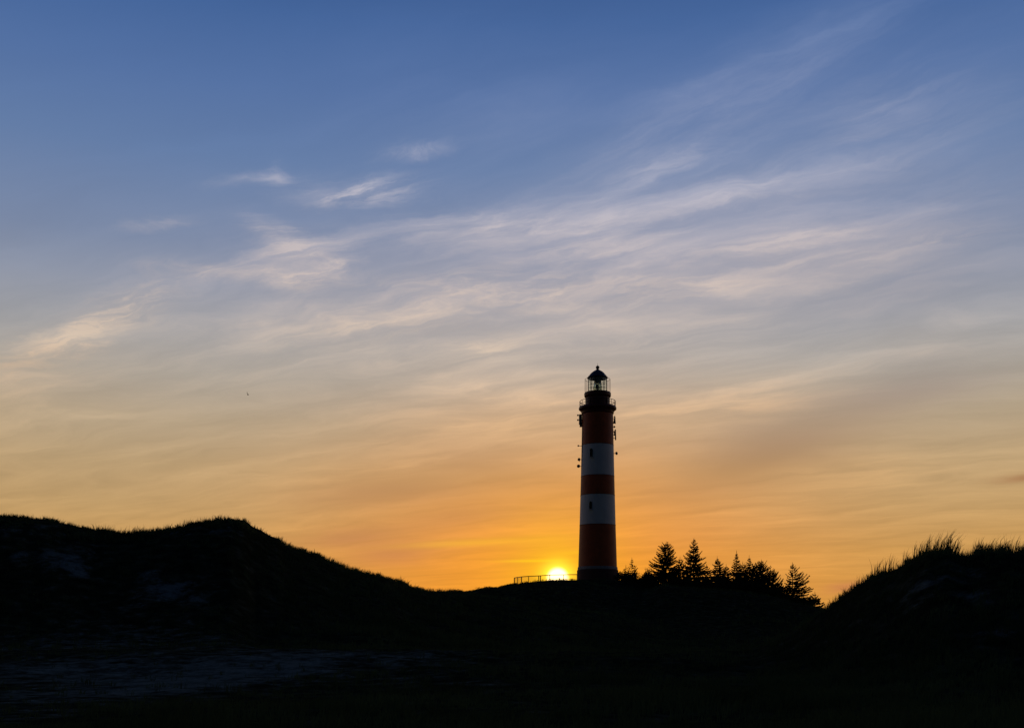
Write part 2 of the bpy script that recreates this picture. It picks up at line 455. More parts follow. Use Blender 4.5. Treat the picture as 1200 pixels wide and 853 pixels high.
# pull the skylines onto the photographed ones
def skyline(lo, hi):
    Ys = np.concatenate([np.linspace(lo, hi, 180)])
    U, YY = np.meshgrid(UB, Ys)
    Hh = height((U - 600) / F * YY, YY)
    return ((Hh - EYE) / YY).max(0)
for it in range(5):
    for Hs, sil, Yc, lo, hi, a, b in ((HL, lsil, LY, 70, 150, -260, 520), (HH, hsil, HY, 160, 245, 540, 980), (HR, rsil, RY, 30, 70, 962, 1500)):
        want = (HOR - sil(UB)) / F
        got = skyline(lo, hi)
        sel = (UB > a) & (UB < b)
        Hs[sel] += 0.8 * (want - got)[sel] * Yc(UB)[sel]
def hz(x, y): return float(height(np.array([x], float), np.array([y], float))[0])
def ground_hit(px, py, lo=8, hi=230):
    """where the line of sight through a photo pixel meets the ground"""
    Ys = np.linspace(lo, hi, 3000); X = (px - 600) / F * Ys; Z = EYE + (HOR - py) / F * Ys
    hit = np.nonzero(height(X, Ys) > Z)[0]
    i = hit[0] if len(hit) else len(Ys) - 1
    return float(X[i]), float(Ys[i]), float(Z[i])
# bare sand patches: (photo x, y, half length px, half height px, strength)
SAND = [(75, 658, 24, 9, 1.0), (98, 668, 16, 6, 1.1), (30, 652, 12, 5, 0.7), (105, 647, 14, 7, 0.7), (70, 640, 18, 5, 0.5), (203, 688, 26, 11, 1.2), (180, 672, 14, 7, 0.8), (230, 700, 10, 5, 0.7),
        (157, 702, 7, 4, 0.9), (265, 622, 24, 5, 0.7), (210, 626, 22, 5, 0.6), (10, 622, 26, 9, 0.6), (70, 620, 40, 6, 0.4),
        (110, 756, 170, 14, 0.55), (300, 762, 150, 10, 0.42), (60, 786, 150, 18, 0.6), (210, 800, 120, 16, 0.5), (330, 785, 110, 12, 0.45), (90, 815, 130, 14, 0.5), (400, 768, 90, 6, 0.42), (520, 766, 60, 5, 0.35), (40, 838, 90, 10, 0.45), (700, 830, 60, 8, 0.25), (480, 800, 60, 8, 0.3),
        (1065, 700, 34, 18, 0.42), (1100, 672, 24, 6, 0.6), (1150, 690, 30, 16, 0.5), (1165, 740, 22, 10, 0.5), (1160, 665, 18, 5, 0.5)]
SPOT = []
for (px, py, lx, ly, s) in SAND:
    c = ground_hit(px, py); e = ground_hit(px, py - ly); e2 = ground_hit(px, py + ly)
    ry = min(max(abs(e[1] - e2[1]) / 2, 0.8), 12)
    SPOT.append((c[0], c[1], lx / F * c[1], ry, s))
def sandmask(X, Y):
    m = np.zeros_like(X)
    wx = X + 2.5 * fbm(X / 5, Y / 5 + 30, 3); wy = Y + 2.5 * fbm(X / 5 + 40, Y / 5, 3)
    for (cx, cy, rx, ry, s) in SPOT:
        m = m + s * np.exp(-((wx - cx) / rx) ** 2 - ((wy - cy) / ry) ** 2)
    return np.clip(m, 0, 1.2)

# polar ground sheet, fine in front, coarse behind, out to the horizon
thf = np.radians(np.arange(-40, 40.001, 0.09))
tho = np.radians(np.arange(42.5, 317.6, 2.5))
TH = np.concatenate([thf, tho])
RR = [0.6]
while RR[-1] < 420: RR.append(RR[-1] * 1.019 + 0.002)
while RR[-1] < 9000: RR.append(RR[-1] * 1.25)
RR = np.array(RR)
nT, nR = len(TH), len(RR)
T2, R2 = np.meshgrid(TH, RR)
GX, GY = R2 * np.sin(T2), R2 * np.cos(T2)
GZ = height(GX.ravel(), GY.ravel()).reshape(GX.shape)
co = np.stack([GX, GY, GZ], -1).reshape(-1, 3)
co = np.vstack([co, [[0, 0, hz(0.01, 0.01)]]])
idx = np.arange(nT * nR).reshape(nR, nT)
nxt = np.roll(idx, -1, 1)
quads = np.stack([idx[:-1], nxt[:-1], nxt[1:], idx[1:]], -1).reshape(-1, 4)[:, ::-1]
tris = np.stack([np.full(nT, nT * nR), nxt[0], idx[0]], -1)[:, ::-1]
def raw_mesh(name, co, quads=None, tris=None):
    me = bpy.data.meshes.new(name)
    nq = 0 if quads is None else len(quads); nt_ = 0 if tris is None else len(tris)
    me.vertices.add(len(co)); me.vertices.foreach_set('co', np.asarray(co, np.float32).ravel())
    li = np.concatenate([a.ravel() for a in (quads, tris) if a is not None]).astype(np.int32)
    me.loops.add(len(li)); me.loops.foreach_set('vertex_index', li)
    me.polygons.add(nq + nt_)
    st = np.concatenate([np.arange(nq) * 4, nq * 4 + np.arange(nt_) * 3]).astype(np.int32)
    me.polygons.foreach_set('loop_start', st)
    me.update(calc_edges=True); me.validate()
    return me
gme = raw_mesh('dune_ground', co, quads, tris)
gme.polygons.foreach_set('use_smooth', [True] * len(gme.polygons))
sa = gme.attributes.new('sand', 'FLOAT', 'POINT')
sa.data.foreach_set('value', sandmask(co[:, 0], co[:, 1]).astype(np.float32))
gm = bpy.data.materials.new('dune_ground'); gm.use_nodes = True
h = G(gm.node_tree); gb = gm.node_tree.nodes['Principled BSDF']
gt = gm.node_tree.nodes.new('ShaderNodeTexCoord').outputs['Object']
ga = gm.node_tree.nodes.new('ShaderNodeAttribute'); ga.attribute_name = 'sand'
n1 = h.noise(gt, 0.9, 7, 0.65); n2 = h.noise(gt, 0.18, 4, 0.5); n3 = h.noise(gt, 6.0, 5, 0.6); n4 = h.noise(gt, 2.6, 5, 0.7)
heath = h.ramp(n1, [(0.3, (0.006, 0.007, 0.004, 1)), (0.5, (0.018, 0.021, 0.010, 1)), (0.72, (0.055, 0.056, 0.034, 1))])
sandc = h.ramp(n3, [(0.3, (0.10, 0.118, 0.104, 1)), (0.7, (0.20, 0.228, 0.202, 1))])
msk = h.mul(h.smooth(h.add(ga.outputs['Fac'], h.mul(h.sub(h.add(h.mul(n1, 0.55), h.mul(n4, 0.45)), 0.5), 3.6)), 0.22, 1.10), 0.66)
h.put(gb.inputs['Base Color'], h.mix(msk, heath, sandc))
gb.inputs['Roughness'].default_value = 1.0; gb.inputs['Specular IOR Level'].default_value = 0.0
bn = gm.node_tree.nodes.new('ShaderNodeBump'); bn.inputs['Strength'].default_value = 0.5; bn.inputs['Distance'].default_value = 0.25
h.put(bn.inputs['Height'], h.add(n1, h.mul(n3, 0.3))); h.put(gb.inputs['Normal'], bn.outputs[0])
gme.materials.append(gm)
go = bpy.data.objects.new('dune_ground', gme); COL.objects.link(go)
tag(go, 'dark heath-covered dunes with pale bare sand patches', kind='structure')

# ------------------------------------------------------------------ lighthouse
S = 213.0 / F                        # metres per photo pixel at the tower
def zr(row): return (681.5 - row) * S
lh = thing('lighthouse', 'tall red and white banded lighthouse with glazed lantern on the dune top', 'lighthouse', (LH.x, LH.y, LH.z))
def rad(row):                        # shaft radius at a photo row
    return np.interp(row, [485, 519, 556, 613, 667, 682], [18.1, 18.7, 19.5, 21.0, 22.7, 23.2]) * S
def zf(row):                         # height of a mark on the shaft's near side
    return EYE + (HOR - row) / F * (213.0 - rad(row)) - LH.z
def shaft(name, r0, r1, m, label=None):
    n = 6
    za, zb = (zf(r0) if r0 < 667 else zr(r0)), (zf(r1) if r1 > 485 else zr(r1))
    prof = [(rad(681.5 - (za + (zb - za) * i / n) / S), za + (zb - za) * i / n) for i in range(n + 1)]
    o = obj(name, lathe(B(), prof, 72), M[m], lh, True)
    if label: o['label'] = label
    return o
plinth = obj('plinth', lathe(B(), [(24.2 * S, -1.6), (24.2 * S, zr(668.2)), (23.4 * S, zr(667.6)), (22.0 * S, zr(667.6))], 72), M['brick'], lh, False)
obj('base_ring', lathe(B(), [(22.4 * S, zr(667.7)), (23.3 * S, zr(667.7)), (23.4 * S, zr(667)), (23.3 * S, zr(664.6)), (22.4 * S, zr(664.2))], 72), M['ringgrey'], lh, False)['label'] = 'thin white ring at the foot of the tower'
shaft('red_band', 667.6, 613.4, 'red', 'lowest and tallest red band')
shaft('white_band', 613.4, 578.0, 'white')
shaft('red_band', 578.0, 555.6, 'red', 'short middle red band')
shaft('white_band', 555.6, 518.8, 'white')
shaft('red_band', 518.8, 484.0, 'red', 'upper red band below the gallery')
for r in (613.4, 578.0, 555.6, 518.8):     # plate joints
    obj('plate_joint', lathe(B(), [(rad(r) - .03, zf(r) - .05), (rad(r) + .045, zf(r) - .05), (rad(r) + .045, zf(r) + .05), (rad(r) - .03, zf(r) + .05)], 72), M['darkred'], lh)
# windows on the shaft, facing the viewer's left of centre
def window(px, r0, r1, wpx):
    zc, hh, w = zf((r0 + r1) / 2), (r1 - r0) * S, wpx * S
    rr = rad((r0 + r1) / 2)
    a = math.asin((px - 700.3) * S / rr)
    rot = Matrix.Rotation(a, 4, 'Z')
    def place(o): o.matrix_local = Matrix.Translation((rr * math.sin(a), -rr * math.cos(a), zc)) @ rot
    def arch(w, hgt, y0, y1, hole=None):
        bm = B()
        def outline(w, hh):
            p = [(-w / 2, -hh / 2), (w / 2, -hh / 2)]
            for k in range(9):
                t = math.pi * k / 8; p.append((w / 2 * math.cos(t), hh / 2 - w / 2 + w / 2 * math.sin(t)))
            return p
        out = outline(w, hgt)
        f0 = [bm.verts.new((x, y0, z)) for x, z in out]; f1 = [bm.verts.new((x, y1, z)) for x, z in out]
        n = len(out)
        for i in range(n): bm.faces.new((f0[i], f0[(i + 1) % n], f1[(i + 1) % n], f1[i]))
        if hole:
            inn = outline(w - hole, hgt - hole)
            g0 = [bm.verts.new((x, y0, z)) for x, z in inn]; g1 = [bm.verts.new((x, y1, z)) for x, z in inn]
            for i in range(n):
                j = (i + 1) % n
                bm.faces.new((g0[j], g0[i], g1[i], g1[j])); bm.faces.new((f0[j], f0[i], g0[i], g0[j])); bm.faces.new((f1[i], f1[j], g1[j], g1[i]))
        else:
            bm.faces.new(f0[::-1]); bm.faces.new(f1)
        return bm
    wn = obj('window', arch(w, hh, -0.16, 0.30, 0.16), M['iron'], lh); place(wn)
    p = obj('pane', arch(w - 0.17, hh - 0.17, -0.06, -0.03), M['darkpane'], wn)
    obj('glazing_bar', box(B(), (0, -0.075, -0.1), (0.04, 0.04, hh - 0.3)), M['iron'], wn)
    obj('sill', box(B(), (0, -0.17, -hh / 2 - 0.06), (w + 0.25, 0.30, 0.10)), M['white'], wn)
window(691.8, 525.0, 534.8, 3.0)
window(691.0, 587.0, 596.2, 3.0)
# gallery
obj('corbel', lathe(B(), [(18.1 * S, zr(486.2)), (18.9 * S, zr(484.6)), (19.2 * S, zr(482.8)), (20.6 * S, zr(480.9)), (21.3 * S, zr(480.4))], 72), M['darkred'], lh)
obj('gallery_deck', lathe(B(), [(21.0 * S, zr(480.5)), (21.9 * S, zr(480.1)), (22.1 * S, zr(478.8)), (21.6 * S, zr(477.2)), (13.4 * S, zr(476.9))], 72), M['darkred'], lh)
gr = obj('gallery_railing', ring(B(), 20.9 * S, zr(470.6), 0.05, 64), M['iron'], lh)
obj('mid_rail', ring(B(), 20.9 * S, zr(473.8), 0.03, 64), M['iron'], gr)
for i in range(20):
    a = 2 * math.pi * (i + 0.5) / 20; x, y = 20.9 * S * math.sin(a), -20.9 * S * math.cos(a)
    obj('post', tube(B(), [(x, y, zr(477.6)), (x, y, zr(470.6))], 0.045), M['iron'], gr)
obj('watch_room', lathe(B(), [(13.9 * S, zr(477.2)), (13.9 * S, zr(466.6)), (14.4 * S, zr(465.6)), (12.0 * S, zr(465.6))], 64), M['darkred'], lh, False)
for i in range(8):
    a = 2 * math.pi * i / 8
    obj('rib', box(B(), (14.0 * S * math.sin(a), -14.0 * S * math.cos(a), zr(471.7)), (0.12, 0.12, 1.6), Matrix.Rotation(a, 3, 'Z')), M['darkred'], lh)
obj('lantern_deck', lathe(B(), [(14.2 * S, zr(466.2)), (15.2 * S, zr(465.2)), (15.6 * S, zr(464.4)), (15.7 * S, zr(461.4)), (15.2 * S, zr(460.4)), (0, zr(460.2))], 64), M['darkred'], lh)
# lantern: panes, glazing bars, storm posts, roof, lens
RG = 11.0 * S; Z0, Z1 = zr(460.2), zr(443.2)
NP = 12
lan = obj('lantern_frame', ring(B(), RG, Z0 + 0.06, 0.10, 48), M['iron'], lh)
obj('head_ring', ring(B(), RG, Z1 - 0.02, 0.12, 48), M['iron'], lan)
for i in range(NP):
    a = 2 * math.pi * (i + 0.5) / NP
    x, y = RG * math.sin(a), -RG * math.cos(a)
    obj('mullion', tube(B(), [(x, y, Z0), (x, y, Z1)], 0.055), M['iron'], lan)
for row in (447.6, 451.9, 456.2):
    obj('glazing_bar', ring(B(), RG, zr(row), 0.03, 48, 5), M['iron'], lan)
for i in range(NP):
    a0 = 2 * math.pi * (i + 0.5) / NP + 0.03; a1 = 2 * math.pi * (i + 1.5) / NP - 0.03
    obj('pane', lathe(B(), [(RG - 0.01, Z0 + 0.1), (RG - 0.01, Z1 - 0.1)], 4, a0, a1), M['glass'], lan)
RS = 14.6 * S
st = obj('storm_frame', ring(B(), RS, zr(444.8), 0.03, 48, 5), M['iron'], lh)
for i in range(12):
    a = 2 * math.pi * (i + 0.0) / 12 + math.pi / 2
    x, y = RS * math.sin(a), -RS * math.cos(a)
    obj('storm_post', tube(B(), [(x, y, Z0 - 0.02), (x, y, zr(443.9))], 0.05 if i in (0, 6) else 0.028, 5), M['iron'], st)
rf = obj('lantern_roof', lathe(B(), [(10.6 * S, zr(443.6)), (11.9 * S, zr(443.3)), (12.0 * S, zr(442.5)), (11.2 * S, zr(441.8)), (10.3 * S, zr(441.2)),
        (9.2 * S, zr(439.6)), (7.6 * S, zr(437.6)), (5.6 * S, zr(435.9)), (3.6 * S, zr(434.7)), (2.2 * S, zr(433.9)), (1.6 * S, zr(432.8)), (0, zr(432.6))], 48), M['roof'], lh, True)
for i in range(12):
    a = 2 * math.pi * i / 12
    pts = [(r * S * math.sin(a) * 1.01, -r * S * math.cos(a) * 1.01, zr(w)) for r, w in ((11.2, 441.8), (9.2, 439.6), (7.6, 437.6), (5.6, 435.9), (3.6, 434.7), (2.2, 433.9))]
    obj('roof_rib', tube(B(), pts, 0.04, 5), M['roof'], rf)
bl = [(2.15 * S * math.sin(t), zr(430.6) - 2.15 * S * math.cos(t)) for t in np.linspace(0.0, math.pi, 12)]
obj('ball_finial', lathe(B(), bl, 24), M['roof'], rf, True)
obj('lightning_rod', tube(B(), [(0, 0, zr(429)), (0, 0, zr(425.6))], [0.04, 0.02]), M['iron'], rf)
# lens: pedestal, bronze cage, ridged glass barrel, dark cap
pd = obj('lens_pedestal', lathe(B(), [(4.0 * S, Z0), (4.6 * S, Z0 + 0.1), (4.6 * S, Z0 + 0.25), (0, Z0 + 0.25)], 32), M['bronze'], lh)
prof = []
zl0, zl1 = Z0 + 0.25, zr(448.0)
for i in range(27):
    t = i / 26; z = zl0 + (zl1 - zl0) * t
    r = (4.9 - 1.4 * abs(2 * t - 0.9) ** 2.2) * S
    prof.append((r - (0.05 if i % 2 else 0.0), z))
prof2 = [(r - 0.16, z) for r, z in prof[::-1]]
obj('lens_barrel', lathe(B(), prof + prof2 + [prof[0]], 32), M['lens'], lh, True)
lc = obj('lens_cage', ring(B(), 5.0 * S, zr(454), 0.035, 32), M['bronze'], lh)
obj('cage_ring', ring(B(), 4.1 * S, zl1, 0.06, 32), M['bronze'], lc)
for i in range(8):
    a = 2 * math.pi * (i + 0.5) / 8
    pts = [(r * S * math.sin(a), -r * S * math.cos(a), z) for r, z in ((4.5, zl0), (5.1, zl0 + (zl1 - zl0) * .45), (3.9, zl1))]
    obj('cage_bar', tube(B(), pts, 0.05, 5), M['bronze'], lc)
obj('lens_cap', lathe(B(), [(4.2 * S, zl1), (3.6 * S, zr(445.6)), (3.9 * S, zr(443.8)), (0, zr(443.8))], 32), M['iron'], lh)
obj('lamp', lathe(B(), [(0.12, zl0), (0.16, zl0 + 0.5), (0.3, zl0 + 0.9), (0.2, zl0 + 1.3), (0, zl0 + 1.4)], 16), M['iron'], lh)
# aerials and dishes bolted to the shaft: (photo x, row) at the tower's left and right limb
def edge_pt(px, row, back=0.0): return Vector(((px - 700.3) * S, back, zr(row)))
def bracket(bm, p):
    s = -1 if p.x < 0 else 1
    r = rad(681.5 - p.z / S)
    tube(bm, [(s * math.sqrt(max(r * r - p.y * p.y, 0.1)) - s * 0.15, p.y, p.z), (p.x, p.y, p.z)], 0.055, 5)
def dish(px, row, r, yaw, y=0.0):
    p = edge_pt(px, row, y)
    bm = B()
    prof = [(0.0, -0.10), (r * 0.5, -0.08), (r, 0.10), (r * 1.02, 0.14), (r * 0.96, 0.14), (r * 0.5, 0.0), (0, -0.03)]
    lathe(bm, prof, 20)
    bmesh.ops.transform(bm, matrix=Matrix.Translation(p) @ Matrix.Rotation(yaw, 4, 'Z') @ Matrix.Rotation(math.radians(90), 4, 'X'), verts=bm.verts)
    o = obj('dish_antenna', bm, M['grey'], lh, True)
    bm = B(); bracket(bm, p); obj('bracket', bm, M['iron'], o)
dish(678.0, 522.4, 0.17, math.radians(-25))
dish(678.9, 538.4, 0.30, math.radians(-30))
dish(678.1, 546.2, 0.32, math.radians(-15))
dish(722.0, 531.2, 0.30, math.radians(35))
dish(719.6, 500.2, 0.20, math.radians(35))
dish(677.6, 486.6, 0.17, math.radians(-40))
dish(677.6, 492.2, 0.17, math.radians(-40))
bm = B(); p = edge_pt(679.2, 541.0); tube(bm, [p, p + Vector((0, 0, 0.55))], 0.05); obj('aerial_stub', bm, M['iron'], lh)
def panel(px, r0, r1, w, tilt=0.0):
    p0, p1 = edge_pt(px, r1), edge_pt(px, r0)
    c = (p0 + p1) / 2
    bm = B(); box(bm, c, (w, 0.28, (p1 - p0).z), Matrix.Rotation(tilt, 3, 'Y'))
    bmesh.ops.bevel(bm, geom=bm.edges[:], offset=0.03, segments=1, affect='EDGES')
    o = obj('panel_antenna', bm, M['grey'], lh)
    for f in (0.18, 0.82):
        bm = B(); bracket(bm, p0.lerp(p1, f)); obj('bracket', bm, M['iron'], o)
panel(720.6, 487.4, 496.6, 0.22, math.radians(-4)); panel(721.2, 503.2, 515.6, 0.24, math.radians(-2)); panel(720.4, 505.0, 510.5, 0.30)
panel(719.9, 489.5, 496.4, 0.26, math.radians(12))
bm = B(); box(bm, edge_pt(680.2, 491.5), (0.55, 0.9, 1.9)); bmesh.ops.bevel(bm, geom=bm.edges[:], offset=0.05, segments=1, affect='EDGES')
obj('equipment_box', bm, M['grey'], lh)
bm = B(); box(bm, edge_pt(680.6, 498.0), (0.40, 0.7, 0.7)); obj('equipment_box', bm, M['grey'], lh)
bm = B(); tube(bm, [edge_pt(681.6, 560, -0.8), edge_pt(681.9, 500, -0.8)], 0.05); obj('cable_run', bm, M['iron'], lh)

# ------------------------------------------------------------------ terrace railing
FY = 205.0
def fpt(px, Y=FY):
    x = (px - 600) / F * Y
    return Vector((x, Y, hz(x, Y)))
line = [fpt(676.4, 206.5), fpt(660.5, FY), fpt(644.2, FY), fpt(633.4, FY), fpt(619.4, FY), fpt(611.2, FY), fpt(606.6, 209.0), fpt(602.7, 213.0)]
tops = [672.9, 673.1, 673.5, 674.3, 675.0, 675.6, 676.2, 676.9]
fence = thing('terrace_railing', 'low dark metal railing on the dune crest in front of the setting sun', 'railing', line[4])
o0 = line[4].copy()
foot = []; head = []
for p, t in zip(line, tops):
    foot.append(p - o0); q = p.copy(); q.z = EYE + (HOR - t) / F * p.y; head.append(q - o0)
obj('top_rail', tube(B(), head, 0.075, 6), M['steel'], fence)
obj('bottom_rail', tube(B(), [f.lerp(hd, 0.16) for f, hd in zip(foot, head)], 0.03, 5), M['steel'], fence)
for i, (f, hd) in enumerate(zip(foot, head)):
    obj('post', tube(B(), [f - Vector((0, 0, 0.5)), hd], 0.10 if i in (3, 5, 7) else 0.075, 6), M['steel'], fence)
obj('post', tube(B(), [foot[3] + Vector((-0.33, 0, -0.5)), head[3] + Vector((-0.33, 0, -0.02))], 0.09, 6), M['steel'], fence)
for i in range(len(foot) - 1):
    bm = B(); L = (foot[i + 1] - foot[i]).length; n = max(2, int(L / (0.16 if i < 5 else 0.8)))
    for k in range(1, n):
        f = foot[i].lerp(foot[i + 1], k / n); hd = head[i].lerp(head[i + 1], k / n)
        tube(bm, [f.lerp(hd, 0.16), hd], 0.011 if i < 5 else 0.02, 4, False)
    obj('baluster_infill', bm, M['steel'], fence)['kind'] = 'stuff'
sp = fpt(655.6, 204.5)
bm = B(); tube(bm, [(0, 0, -0.4), (0, 0, 0.42)], 0.09, 8); lathe(bm, [(0.11, 0.40), (0.12, 0.46), (0, 0.5)], 8)
bo = obj('marker_post', bm, M['steel']); bo.location = sp
tag(bo, 'short dark stub post on the crest below the sun', 'post')

# ------------------------------------------------------------------ trees
def tri_mesh(name, V, T, m, parent=None):
    me = raw_mesh(name, np.array(V), None, np.array(T))
    me.materials.append(m)
    o = bpy.data.objects.new(name, me); COL.objects.link(o)
    if parent: o.parent = parent
    return o
def spruce(px, top, Y, width, label, seed, skew=0.0, bare=0.01, power=0.85, upsweep=0.30, dense=1.2, m='needles', round_top=0.0, group='conifers beside the lighthouse', left=1.0, rightf=1.0):
    rnd = random.Random(seed)
    x = (px - 600) / F * Y; z0 = hz(x, Y)
    Ht = EYE + (HOR - top) / F * Y - z0
    R = width / F * Y
    t = thing('spruce_tree' if m == 'needles' else 'pine_tree', label, 'tree', (x, Y, z0), group)
    bend = Vector((rnd.uniform(-.02, .02), rnd.uniform(-.02, .02), 0))
    def axis(f): return Vector((bend.x * Ht * math.sin(f * 3), bend.y * Ht * math.sin(f * 3), Ht * f))
    tb = B(); n = 9
    tube(tb, [axis(i / n) - (Vector((0, 0, 0.5)) if i == 0 else Vector()) for i in range(n + 1)], [0.018 * Ht * (1 - i / n) ** 0.8 + 0.012 for i in range(n + 1)], 7)
    V, T = [], []
    def leaf(p, d, L, w):
        s = d.cross(Vector((rnd.uniform(-1, 1), rnd.uniform(-1, 1), rnd.uniform(-1, 1)))).normalized() * w
        k = len(V); mid = p + d * L * 0.45
        V.extend([p[:], (mid + s)[:], (p + d * L)[:], (mid - s)[:]])
        T.extend([(k, k + 1, k + 2), (k, k + 2, k + 3)])
    lop, lopa = rnd.uniform(0.05, 0.22), rnd.uniform(0, 6.28)
    f = bare
    while f < 0.985:
        nb = max(4, int((6 + 5 * (1 - f)) * dense))
        a0 = rnd.uniform(0, 6.28)
        for b in range(nb):
            a = a0 + 6.28 * b / nb + rnd.uniform(-.4, .4)
            fr = f + rnd.uniform(-.012, .012)
            prof = (1 - fr) ** power
            if round_top: prof = math.sqrt(max(0, 1 - max(0, (fr - 0.35) / 0.68) ** 2)) * (1 - round_top) + prof * round_top
            L = R * prof * rnd.choice((0.55, 0.75, 0.9, 1.0, 1.2)) * rnd.uniform(0.9, 1.1) + 0.06
            if skew: L *= 1 + skew * math.cos(a)
            L *= rightf if math.cos(a) > 0.2 else (left if math.cos(a) < -0.2 else 1)
            if rnd.random() < 0.10: continue
            L *= 1 + lop * math.cos(a - lopa)
            d = Vector((math.cos(a), math.sin(a), 0))
            sw = upsweep * rnd.uniform(0.6, 1.4) * (0.55 + fr)
            st_ = axis(min(fr, 1))
            pts = [st_ + d * L * q + Vector((0, 0, L * (sw * q * q - 0.22 * q * (1 - fr)))) for q in (0, .35, .7, 1.0)]
            if L > 0.5: tube(tb, pts, [0.012 * L + .012, 0.009 * L + .01, 0.008, 0.004], 4, False)
            nt = max(5, int(L / 0.06 * dense))
            for k in range(nt):
                q = (k + rnd.random()) / nt
                if q < 0.12: continue
                i0 = min(2, int(q * 2.999)); lo = (0, .35, .7)[i0]; hi_ = (.35, .7, 1.0)[i0]
                p = pts[i0].lerp(pts[i0 + 1], (q - lo) / (hi_ - lo))
                for sgn in (-1, 1, 0):
                    tw = (d * rnd.uniform(0.3, 1.0) + Vector((-d.y, d.x, 0)) * sgn * rnd.uniform(0.25, 1.0) + Vector((0, 0, rnd.uniform(-.25, .55)))).normalized()
                    leaf(p, tw, (0.18 + 0.30 * (1 - q) * min(1, L / 2)) * rnd.uniform(.8, 1.7) * (1.15 - 0.55 * fr), rnd.uniform(.06, .12) * (1.1 - 0.55 * fr))
        f += (0.26 + 0.20 * rnd.random()) / Ht * (1.25 - 0.4 * f)
    for k in range(14):
        leaf(axis(1 - k * 0.010), Vector((rnd.uniform(-.4, .4), rnd.uniform(-.4, .4), 1)).normalized(), 0.22, 0.035)
    leaf(axis(0.97), Vector((0, 0, 1)), 0.8, 0.05); leaf(axis(0.97), Vector((0, 0, 1)), 0.8, 0.05)
    obj('trunk', tb, M['bark'], t)
    tri_mesh('crown', V, T, M[m], t)
    return t
spruce(781, 637, 204, 20, 'broad round-topped pine, left of the tallest spruce by the tower', 3, round_top=0.7, m='pine', upsweep=0.38, power=0.62)
spruce(813.3, 632, 206, 22, 'tallest pointed spruce in the row beside the tower', 4, power=0.9, upsweep=0.4)
spruce(840.5, 654.5, 203, 17, 'short spruce just right of the tallest one', 5)
spruce(863, 647.5, 205, 17, 'slim spruce with a bare spire top, mid-row', 6, power=1.25, upsweep=0.35)
spruce(878, 653, 202, 15, 'narrow spruce right of the slim-spired one', 7, power=0.95)
spruce(892.5, 658, 204, 19, 'bushy dark spruce on the right of the dense clump', 8, power=0.6, upsweep=0.5, dense=1.2)
spruce(903, 668, 201, 15, 'low spruce closing the right end of the dense clump', 9, power=0.6, upsweep=0.6, rightf=1.15)
spruce(928.5, 661.5, 197, 25, 'lone layered spruce at the right end with long upswept boughs', 10, power=0.85, upsweep=0.42, left=0.62, rightf=1.28, dense=0.9)
spruce(955, 697, 193, 13, 'small spruce at the foot of the lone layered one', 11, power=0.7, upsweep=0.6)
spruce(740.5, 656.5, 207, 9, 'thin sapling close to the right side of the tower', 12, power=0.8, upsweep=0.6, dense=0.6)
spruce(733.5, 665, 205, 7, 'smallest sapling touching the tower base outline', 13, power=0.7, upsweep=0.6, dense=0.7)
spruce(797, 655, 201, 16, 'low spruce filling the gap between pine and tallest spruce', 14, power=0.7)
spruce(828, 664, 200, 15, 'low spruce hidden in front of the tallest one', 15, power=0.7)
spruce(851, 664, 201, 14, 'low spruce in the gap left of the slim-spired one', 16, power=0.7)
spruce(870.5, 661, 200, 15, 'bushy low spruce between the slim-spired and the narrow one', 18, power=0.6, upsweep=0.5)
spruce(885, 662, 199, 16, 'bushy low spruce left of the dark one in the dense clump', 19, power=0.55, upsweep=0.5)
spruce(914, 684, 198, 13, 'low spruce in the dip before the lone layered one', 17, power=0.6, upsweep=0.6)

def shrub(px, top, Y, wpx, label, seed):
    rnd = random.Random(seed)
    x = (px - 600) / F * Y; z0 = hz(x, Y)
    Ht = max(0.5, EYE + (HOR - top) / F * Y - z0); R = wpx / F * Y
    t = thing('scrub_bush', label, 'bush', (x, Y, z0), 'scrub along the dune crest')
    sb = B()
    V, T = [], []
    tips = []
    for i in range(26):
        a = rnd.uniform(0, 6.28); rr = R * math.sqrt(rnd.random()); q = rr / R
        tip = Vector((rr * math.cos(a), rr * math.sin(a) * 0.8, Ht * rnd.uniform(0.55, 1.05) * (1 - 0.55 * q * q)))
        b0 = Vector((tip.x * 0.35, tip.y * 0.35, -0.2))
        tube(sb, [b0, b0.lerp(tip, 0.55) + Vector((0, 0, 0.1 * Ht)), tip], [0.04, 0.025, 0.008], 4, False)
        tips.append((b0, tip))
    for i in range(2800):
        b0, tip = rnd.choice(tips); q = rnd.uniform(0.25, 1.0)
        p = b0.lerp(tip, q) + Vector((rnd.gauss(0, .2), rnd.gauss(0, .2), rnd.gauss(0, .14)))
        p.z = max(p.z, 0.02)
        d = Vector((rnd.gauss(0, 1), rnd.gauss(0, 1), rnd.gauss(.5, 1))).normalized(); s = d.orthogonal().normalized() * rnd.uniform(.05, .10)
        L = rnd.uniform(.12, .26); k = len(V)
        V.extend([p[:], (p + d * L * .5 + s)[:], (p + d * L)[:], (p + d * L * .5 - s)[:]]); T.extend([(k, k + 1, k + 2), (k, k + 2, k + 3)])
    obj('stem', sb, M['bark'], t)
    tri_mesh('foliage', V, T, M['shrub'], t)
shrub(731, 669.5, 204, 15, 'leafy bush against the right foot of the tower', 21)
shrub(748, 668, 203, 15, 'round bush right of the thin sapling', 22)
shrub(759, 664.5, 204, 6, 'narrow upright bush left of the round-topped pine', 23)
shrub(767, 668.5, 202, 14, 'bush under the left edge of the round-topped pine', 24)
shrub(790, 671.5, 199, 18, 'wide bush under the round-topped pine', 25)
shrub(818, 672.5, 198, 19, 'wide bush below the tallest spruce', 26)
shrub(846, 670.5, 198, 18, 'bush below the short spruce', 27)
shrub(872, 669.5, 198, 19, 'dense bush below the slim-spired spruce', 28)
